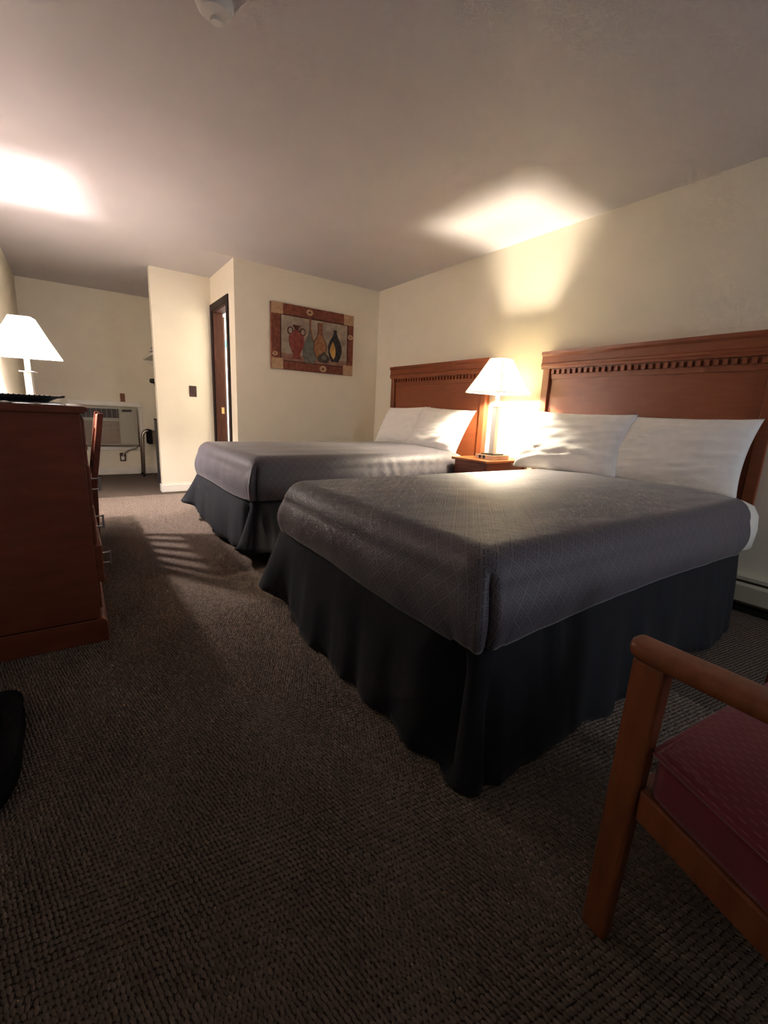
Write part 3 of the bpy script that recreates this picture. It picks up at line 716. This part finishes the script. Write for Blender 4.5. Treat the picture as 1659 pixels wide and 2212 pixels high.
# ------------------------------------------------------------------ armchair at lower right
ac = thing('armchair', 'wooden armchair with burgundy upholstered seat at the lower right', 'chair', (0.737, 0.30, 0), math.radians(-5))
SWX = 0.66
for xo, sgn in ((0.0, 1), (SWX, -1)):
    x0_, x1_ = (xo, xo+0.034) if sgn > 0 else (xo-0.034, xo)
    MB().hexa([(x0_+0.004, -0.034, 0), (x1_-0.002, -0.034, 0), (x1_-0.002, 0.012, 0), (x0_+0.004, 0.012, 0), (x0_, -0.050, 0.585), (x1_, -0.050, 0.585), (x1_, 0.004, 0.585), (x0_, 0.004, 0.585)]).build('front_leg', WOODC, ac, bevel=0.006, seg=3)
    MB().hexa([(x0_, -0.62, 0), (x1_, -0.62, 0), (x1_, -0.57, 0), (x0_, -0.57, 0), (x0_, -0.60, 0.45), (x1_, -0.60, 0.45), (x1_, -0.545, 0.45), (x0_, -0.545, 0.45)]).build('rear_leg', WOODC, ac, bevel=0.006)
    MB().hexa([(x0_, -0.60, 0.45), (x1_, -0.60, 0.45), (x1_, -0.545, 0.45), (x0_, -0.545, 0.45), (x0_, -0.72, 0.90), (x1_, -0.72, 0.90), (x1_, -0.68, 0.90), (x0_, -0.68, 0.90)]).build('back_post', WOODC, ac, bevel=0.006)
    # side rail, sloping to the back
    s0, s1 = (x0_+0.006, x1_-0.004)
    MB().hexa([(s0, -0.56, 0.165), (s1, -0.56, 0.165), (s1, -0.045, 0.298), (s0, -0.045, 0.298), (s0, -0.56, 0.225), (s1, -0.56, 0.225), (s1, -0.045, 0.358), (s0, -0.045, 0.358)]).build('side_rail', WOODC, ac, bevel=0.004)
    # arm: rounded at the front, a little wider than the leg
    xm = (x0_+x1_)/2
    pts = []
    m = MB(); vs = []; secs = [(-0.64, 0.600), (-0.45, 0.592), (-0.2, 0.590), (-0.06, 0.588), (-0.01, 0.587), (0.006, 0.590), (0.012, 0.596)]
    n = 14
    for j, (y, z) in enumerate(secs):
        k = (1.0, 1.0, 1.0, 1.0, 0.97, 0.86, 0.55)[j]
        for i in range(n):
            a = 2*math.pi*i/n; ca, sa = math.cos(a), math.sin(a)
            px = abs(ca)**0.6*(1 if ca > 0 else -1)*0.031*k; pz = abs(sa)**0.6*(1 if sa > 0 else -1)*0.017*k
            vs.append((xm+px, y, z+0.012+pz))
    fs = [(j*n+i, j*n+(i+1) % n, (j+1)*n+(i+1) % n, (j+1)*n+i) for j in range(len(secs)-1) for i in range(n)]
    fs += [tuple(range(n)), tuple((len(secs)-1)*n+i for i in range(n))]
    m.add(vs, fs).build('arm', WOODC, ac, smooth=True, subsurf=1)
MB().hexa([(0.03, -0.05, 0.30), (SWX-0.03, -0.05, 0.30), (SWX-0.03, -0.03, 0.30), (0.03, -0.03, 0.30), (0.03, -0.05, 0.35), (SWX-0.03, -0.05, 0.35), (SWX-0.03, -0.03, 0.35), (0.03, -0.03, 0.35)]).build('front_rail', WOODC, ac)
def cush(zlo, zhi, crown):
    x0_, x1_ = 0.012, SWX-0.012
    def fn(a, b):
        u, v = 2*a-1, 2*b-1
        y = -0.575+(0.575-0.050)*b; sl = 0.258*(y+0.05)
        ed = max(abs(u), abs(v)); k = max(0, 1-ed**8)
        return (x0_+(x1_-x0_)*a, y, zhi+sl+crown*k*(1-0.5*u*u-0.5*v*v))
    return fn
# cushion: rounded block with a welt round its top edge
xa, xb_ = 0.008, SWX-0.008
m = MB(); ys = [-0.575, -0.056]; 
def zz(y, z): return z+0.258*(y+0.05)
m.hexa([(xa, ys[0], zz(ys[0], 0.352)), (xb_, ys[0], zz(ys[0], 0.352)), (xb_, ys[1], zz(ys[1], 0.352)), (xa, ys[1], zz(ys[1], 0.352)), (xa, ys[0], zz(ys[0], 0.444)), (xb_, ys[0], zz(ys[0], 0.444)), (xb_, ys[1], zz(ys[1], 0.444)), (xa, ys[1], zz(ys[1], 0.444))])
st = m.build('seat', BURG, ac, bevel=0.018, seg=3)
MB().grid(cush(0.36, 0.440, 0.030), 26, 26).build('seat_crown', BURG, st, smooth=True)
MB().tube([(xa, ys[0], zz(ys[0], 0.438)), (xa, ys[1], zz(ys[1], 0.438)), (xb_, ys[1], zz(ys[1], 0.438)), (xb_, ys[0], zz(ys[0], 0.438))], 0.0045, 8).build('welt', BURG, st, smooth=True)
MB().hexa([(0.036, -0.625, 0.46), (SWX-0.036, -0.625, 0.46), (SWX-0.036, -0.565, 0.46), (0.036, -0.565, 0.46), (0.036, -0.735, 0.88), (SWX-0.036, -0.735, 0.88), (SWX-0.036, -0.675, 0.88), (0.036, -0.675, 0.88)]).build('backrest', BURG, ac, bevel=0.02, seg=3)

# ------------------------------------------------------------------ picture of vases
pc = thing('framed_picture', 'canvas print of five vases with brick-red border on the far wall', 'picture', (1.674, D, 1.361))
PW, PH = 0.939, 0.626
def pmat(name, c, c2, scale=14): return mat(name, c, 0.8, 0.2, scale=scale, col2=c2)
P_BORD = pmat('print_border_red', (0.13, 0.038, 0.026), (0.25, 0.09, 0.055), 30)
P_CORN = pmat('print_corner_tan', (0.36, 0.22, 0.13), (0.55, 0.37, 0.22), 60)
P_BACK = pmat('print_backdrop', (0.22, 0.165, 0.135), (0.42, 0.35, 0.27), 11)
P_GRND = pmat('print_ground', (0.20, 0.10, 0.075), (0.32, 0.19, 0.14), 12)
P_DARK = pmat('print_dark_line', (0.065, 0.024, 0.017), (0.10, 0.04, 0.03), 20)
P_RED = pmat('print_red_amphora', (0.15, 0.032, 0.028), (0.27, 0.075, 0.060), 26)
P_ORNG = pmat('print_orange_bottle', (0.22, 0.095, 0.045), (0.38, 0.20, 0.10), 26)
P_GREY = pmat('print_grey_green_vase', (0.10, 0.095, 0.08), (0.19, 0.19, 0.165), 26)
P_BROWN = pmat('print_brown_neck', (0.15, 0.055, 0.03), (0.26, 0.12, 0.07), 26)
P_BLK = pmat('print_black_vase', (0.018, 0.016, 0.018), (0.06, 0.05, 0.05), 26)
P_GOLD = pmat('print_gold', (0.38, 0.20, 0.06), (0.58, 0.34, 0.12), 16)
P_POT = pmat('print_dark_pot', (0.04, 0.03, 0.026), (0.11, 0.085, 0.07), 12)
B(0, PW, -0.028, -0.002, 0, PH).build('canvas', P_BORD, pc, bevel=0.003)
lay = [0]
def flat(nm, poly, m):
    lay[0] += 1; y = -0.0283-0.00025*lay[0]
    MB().prism([(u*PW, (1-v)*PH) for u, v in poly], y, -0.0278, 'y').build(nm, m, pc)
def rect(u0, u1, v0, v1): return [(u0, v0), (u1, v0), (u1, v1), (u0, v1)]
def prof2(cu, pr):   # mirrored silhouette: (half width, v)
    return [(cu-h, v) for h, v in pr]+[(cu+h, v) for h, v in reversed(pr)]
def ell(cu, cv, a, b, n=18, a0=0, a1=2*math.pi): return [(cu+a*math.cos(a0+(a1-a0)*i/n), cv+b*math.sin(a0+(a1-a0)*i/n)) for i in range(n)]
flat('print_line', rect(0.098, 0.93, 0.155, 0.875), P_DARK)
flat('print_backdrop', rect(0.112, 0.915, 0.178, 0.858), P_BACK)
flat('print_ground', [(0.112, 0.745), (0.30, 0.755), (0.6, 0.79), (0.915, 0.765), (0.915, 0.858), (0.112, 0.858)], P_GRND)
for cu in (0.067, 0.933):
    for cv in (0.085, 0.915): flat('print_corner', rect(cu-0.065, cu+0.065, cv-0.083, cv+0.083), P_CORN)
for cu, cv, r in ((0.44, 0.075, 0.042), (0.61, 0.935, 0.045), (0.958, 0.36, 0.034), (0.04, 0.77, 0.03)): flat('print_rosette', ell(cu, cv, r, r*1.25, 9), P_CORN); flat('print_rosette_eye', ell(cu, cv, r*0.3, r*0.4, 8), P_DARK)
flat('print_tall_bottle', prof2(0.445, [(0.012, 0.16), (0.010, 0.32), (0.022, 0.42), (0.055, 0.52), (0.085, 0.64), (0.088, 0.74), (0.065, 0.84), (0.045, 0.87)]), P_GREY)
flat('print_bottle_edge', [(0.433, 0.16), (0.457, 0.16), (0.455, 0.32), (0.47, 0.42), (0.497, 0.52), (0.487, 0.53), (0.458, 0.44), (0.44, 0.33)], P_BROWN)
for s_ in (-1, 1):
    ring_ = [(0.285+s_*(0.072+0.034*math.cos(a)), 0.395+0.062*math.sin(a)) for a in [2*math.pi*i/20 for i in range(20)]]
    hole = [(0.285+s_*(0.072+0.022*math.cos(a)), 0.395+0.042*math.sin(a)) for a in [2*math.pi*i/20 for i in range(20)]]
    flat('print_handle', ring_, P_DARK); flat('print_handle_eye', hole, P_BACK)
flat('print_amphora', prof2(0.285, [(0.045, 0.305), (0.042, 0.315), (0.020, 0.355), (0.022, 0.385), (0.060, 0.425), (0.086, 0.475), (0.090, 0.54), (0.080, 0.62), (0.055, 0.70), (0.038, 0.75), (0.036, 0.785), (0.052, 0.805), (0.050, 0.82)]), P_RED)
flat('print_amphora_neck', prof2(0.285, [(0.045, 0.303), (0.040, 0.316), (0.018, 0.35), (0.020, 0.372)]), P_DARK)
flat('print_bottle_outline', prof2(0.567, [(0.033, 0.21), (0.027, 0.235), (0.027, 0.36), (0.040, 0.43), (0.072, 0.50), (0.084, 0.57), (0.078, 0.65), (0.055, 0.74), (0.04, 0.76)]), P_DARK)
flat('print_orange_bottle', prof2(0.567, [(0.028, 0.217), (0.022, 0.24), (0.022, 0.37), (0.036, 0.44), (0.067, 0.51), (0.078, 0.57), (0.072, 0.65), (0.05, 0.74), (0.036, 0.755)]), P_ORNG)
flat('print_bottle_neck', prof2(0.567, [(0.030, 0.213), (0.022, 0.24), (0.022, 0.36), (0.028, 0.40)]), P_BROWN)
flat('print_black_vase', prof2(0.757, [(0.020, 0.285), (0.016, 0.33), (0.035, 0.40), (0.068, 0.47), (0.086, 0.56), (0.084, 0.65), (0.065, 0.74), (0.042, 0.80)]), P_BLK)
flat('print_gold_drop', [(0.727, 0.475), (0.755, 0.55), (0.766, 0.64), (0.755, 0.72), (0.738, 0.765), (0.710, 0.71), (0.686, 0.64), (0.700, 0.55)], P_GOLD)
flat('print_round_pot', prof2(0.612, [(0.018, 0.665), (0.018, 0.69), (0.060, 0.72), (0.078, 0.765), (0.062, 0.815), (0.035, 0.835)]), P_POT)
flat('print_pot_light', ell(0.618, 0.755, 0.034, 0.04), P_GREY)

# ------------------------------------------------------------------ small wall things
sw = thing('light_switch', 'dark brown double light switch plate on the partition wall', 'switch', (1.106, D2, 1.108))
B(-0.038, 0.038, -0.008, 0, -0.058, 0.058).build('plate', BROWNP, sw, bevel=0.003)
for x in (-0.016, 0.016): B(x-0.005, x+0.005, -0.016, -0.008, -0.010, 0.010).build('toggle', BROWNP, sw, bevel=0.002)
br = thing('wall_plate', 'rust-brown cover plate on the wall above the air conditioner', 'plate', (0.552, D3, 1.003))
B(-0.027, 0.027, -0.008, 0, -0.064, 0.064).build('cover', RUSTP, br, bevel=0.003)
for z in (-0.045, 0.045): MB().lathe([(0.004, -0.0095), (0.004, -0.0075)], 10, (0, 0, z), axis='y').build('screw', BRASS, br)

sd = thing('smoke_detector', 'round white smoke detector on the ceiling at the top edge', 'detector', (0.515, 1.87, H))
MB().lathe([(0.062, 0), (0.062, -0.012), (0.057, -0.024), (0.046, -0.034), (0.020, -0.037), (0.004, -0.037)], 36).build('housing', WHITEP, sd, auto=True)
MB().lathe([(0.020, -0.036), (0.021, -0.041), (0.017, -0.044), (0.003, -0.044)], 20, (0.010, 0.022, 0)).build('test_button', WHITEP, sd, auto=True)
MB().lathe([(0.066, 0), (0.066, -0.005)], 36).build('mounting_ring', WHITEP, sd)

# baseboard heater along the headboard wall
hx_ = W-0.075
ht = thing('baseboard_heater', 'cream enamelled baseboard heater along the wall at right edge', 'heater', (W, -1.7, 0))
MB().prism([(-0.002, 0.055), (-0.062, 0.055), (-0.075, 0.065), (-0.075, 0.150), (-0.066, 0.163), (-0.050, 0.163), (-0.050, 0.155), (-0.060, 0.152), (-0.066, 0.145), (-0.066, 0.070), (-0.055, 0.064), (-0.002, 0.064)], 0, 3.8, 'y').build('front_cover', HEATER, ht)
MB().prism([(0, 0.03), (-0.006, 0.03), (-0.006, 0.195), (-0.052, 0.188), (-0.060, 0.178), (-0.058, 0.196), (-0.045, 0.204), (0, 0.204)], 0, 3.8, 'y').build('back_plate', HEATER, ht)
MB().tube([(-0.035, 0, 0.11), (-0.035, 3.8, 0.11)], 0.014, 10).build('pipe', PULLM, ht, smooth=True)
B(-0.06, -0.004, 0.0, 3.8, 0.0, 0.028).build('plinth', BLACKM, ht)

# ------------------------------------------------------------------ air conditioner in the alcove
AX0, AX1, AZ0, AZ1 = 0.03, 0.705, 0.385, 0.895
au = thing('air_conditioner', 'beige through-wall air conditioner set low in the alcove wall', 'air conditioner', (AX0, D3, AZ0))
aw, ah = AX1-AX0, AZ1-AZ0
y0a = -0.10
B(0, aw, y0a+0.02, 0, 0, ah).build('casing', ACP, au, bevel=0.02, seg=3)
B(0.012, aw-0.012, y0a, y0a+0.02, 0.015, ah-0.012).build('front_panel', ACP, au, bevel=0.008, seg=3)
gx0, gx1 = 0.02, 0.455
B(gx0, gx1, y0a-0.003, y0a+0.001, ah-0.145, ah-0.03).build('air_outlet', ACD, au)
for k in range(8):
    x = gx0+0.02+k*0.056; B(x, x+0.004, y0a-0.006, y0a-0.002, ah-0.14, ah-0.035).build('vane', ACP2, au)
B(gx0, gx1, y0a-0.002, y0a+0.001, 0.03, ah-0.19).build('intake_backing', ACD, au)
ns_ = 15; hgt = ah-0.19-0.03
lme = B(gx0, gx1, -0.006, 0.0, 0.0, hgt/ns_*0.72).mesh('louver'); lme.materials.append(ACP2)
for k in range(ns_):
    o = bpy.data.objects.new('louver', lme); COL.objects.link(o); o.parent = au; o.location = (0, y0a-0.0005, 0.03+hgt*k/ns_); o.rotation_euler[0] = 0.0
B(gx1+0.02, aw-0.04, y0a-0.004, y0a+0.001, 0.03, ah-0.07).build('control_door', ACP, au, bevel=0.003)
B(gx1+0.04, aw-0.07, y0a-0.005, y0a+0.001, ah-0.06, ah-0.035).build('control_slot', ACD, au, bevel=0.004)
# white wooden surround
for i, (x0, x1, z0, z1) in enumerate(((AX0-0.08, AX1+0.06, AZ1+0.005, AZ1+0.065), (AX0-0.08, AX1+0.06, AZ0-0.06, AZ0-0.005), (AX1+0.004, AX1+0.06, AZ0-0.005, AZ1+0.005), (AX0-0.08, AX0-0.004, AZ0-0.005, AZ1+0.005))):
    struct(B(x0, x1, D3-0.016, D3, z0, z1).build('trim_%d' % (i+2), TRIM, bevel=0.004))
cd = thing('power_cord', 'pale power cord running from air conditioner to wall outlet', 'cord', (0.50, D3, 0.25))
pts = [(0.165, -0.07, 0.135), (0.15, -0.06, 0.115), (0.11, -0.04, 0.095), (0.06, -0.03, 0.075), (0.025, -0.03, 0.05), (0.006, -0.032, 0.015), (0.0, -0.032, -0.01)]
MB().tube(pts, 0.009, 8).build('cable', ACP, cd, smooth=True)
B(-0.022, 0.022, -0.045, -0.009, -0.058, -0.005).build('plug', WHITEP, cd, bevel=0.006)
ol = thing('wall_outlet', 'dark outlet plate low on the alcove wall under the air conditioner', 'outlet', (0.50, D3, 0.235))
B(-0.034, 0.034, -0.008, 0, -0.058, 0.055).build('plate', BROWNP, ol, bevel=0.003)
B(-0.017, 0.017, -0.0095, -0.006, -0.042, -0.012).build('socket', BLACKP, ol, bevel=0.004)

# ------------------------------------------------------------------ alcove behind the partition
fg = thing('compact_refrigerator', 'charcoal upright cabinet standing behind the partition end', 'refrigerator', (0.765, 5.52, 0))
B(0.0, 0.50, 0.0, 0.30, 0.02, 0.77).build('cabinet', GREYP, fg, bevel=0.006)
B(-0.004, 0.504, -0.004, 0.304, 0.77, 0.79).build('top_panel', BLACKP, fg, bevel=0.004)
B(0.02, 0.48, 0.02, 0.28, 0.0, 0.02).build('foot_rail', BLACKP, fg)
B(0.03, 0.47, -0.03, 0.0, 0.05, 0.76).build('door', BLACKP, fg, bevel=0.006)
sh = thing('wall_shelf', 'cream shelf high in the alcove, its end showing past the partition', 'shelf', (0.815, D3, 1.53))
B(0.0, 0.51, -1.15, 0.0, -0.018, 0.0).build('board', TRIM, sh, bevel=0.003)
MB().prism([(0.015, -0.018), (0.50, -0.018), (0.50, -0.30), (0.47, -0.30)], -0.030, -0.012, 'y').build('bracket', TRIM, sh)
B(0.028, 0.50, -0.95, -0.93, -0.70, -0.018).build('side_panel', TRIM, sh, bevel=0.002)
bk = MB()
for k in range(3): bk.grid(lambda a, b: (0.02+0.40*a, -0.86+0.34*b, 0.008+0.035*k+0.033*(1-(2*a-1)**8)*(1-(2*b-1)**8)), 14, 14)
tag(bk.build('folded_blanket', LINEN, smooth=True, solid=0.006), 'folded white blanket stacked on the alcove shelf', 'blanket').location = (0.815, D3, 1.532)
hd_ = thing('hair_dryer', 'small black hair dryer hung below the alcove shelf', 'dryer', (0.842, 5.98, 1.215))
MB().lathe([(0.020, -0.075), (0.026, -0.06), (0.030, -0.02), (0.030, 0.01), (0.022, 0.02)], 16, axis='x').build('barrel', BLACKP, hd_, smooth=True)
MB().tube([(-0.02, 0, -0.02), (-0.012, 0, -0.06), (-0.005, 0, -0.09)], [0.014, 0.013, 0.011], 10).build('grip', BLACKP, hd_, smooth=True)
lr = thing('luggage_rack', 'chrome folding luggage rack with black straps against the alcove wall', 'rack', (0.72, 6.60, 0))
def bent(y, x0=0.0, x1=0.50, zt=0.60):
    r = 0.07; pts = [(x0-0.01, y, 0.0), (x0, y, zt-r)]
    pts += [(x0+r-r*math.cos(a), y, zt-r+r*math.sin(a)) for a in [math.pi/2*i/8 for i in range(1, 9)]]
    pts += [(x1-r+r*math.sin(a), y, zt-r+r*math.cos(a)) for a in [math.pi/2*i/8 for i in range(0, 9)]]
    return pts+[(x1+0.01, y, 0.0)]
for y in (0.0, 0.20): MB().tube(bent(y), 0.013, 12).build('frame_tube', CHROME, lr, smooth=True)
for y in (0.0, 0.20):
    for x in (-0.01, 0.51): MB().lathe([(0.017, 0), (0.017, 0.03)], 12, (x, y, 0)).build('foot_cap', BLACKP, lr)
for x in (0.09, 0.24, 0.39): B(x-0.022, x+0.022, -0.016, 0.216, 0.43 if x < 0.1 else 0.598, 0.616).build('strap', BLACKF, lr, bevel=0.004)

# ------------------------------------------------------------------ black rounded mass at the left edge of the carpet
bg = thing('black_mass', 'black rounded mass lying on the carpet at the left picture edge', 'bag', (-0.275, 1.395, 0))
def massf(a, b):
    th = 2*math.pi*a; ph = math.pi*(b-0.5)
    c, s_ = math.cos(ph), math.sin(ph)
    def se(x, p): return (abs(x)**p)*(1 if x >= 0 else -1)
    x = 0.085*se(c, 0.5)*se(math.cos(th), 0.6); y = 0.235*se(c, 0.5)*se(math.sin(th), 0.6)
    return (x+0.010*nz(y*7, s_*3, 1), y+0.008*nz(x*9, s_*3, 4), 0.052+0.052*se(s_, 0.6)+0.008*nz(x*8, y*8, 0)*max(0, s_))
MB().grid(massf, 40, 20).build('mass_body', BLACKF, bg, smooth=True)
for x in (-0.035, 0.035): MB().tube([(x, -0.09, 0.098), (x*1.3, -0.06, 0.110), (x*1.6, 0.0, 0.112), (x*1.3, 0.06, 0.110), (x, 0.09, 0.098)], 0.007, 8).build('top_tube', BLACKF, bg, smooth=True)
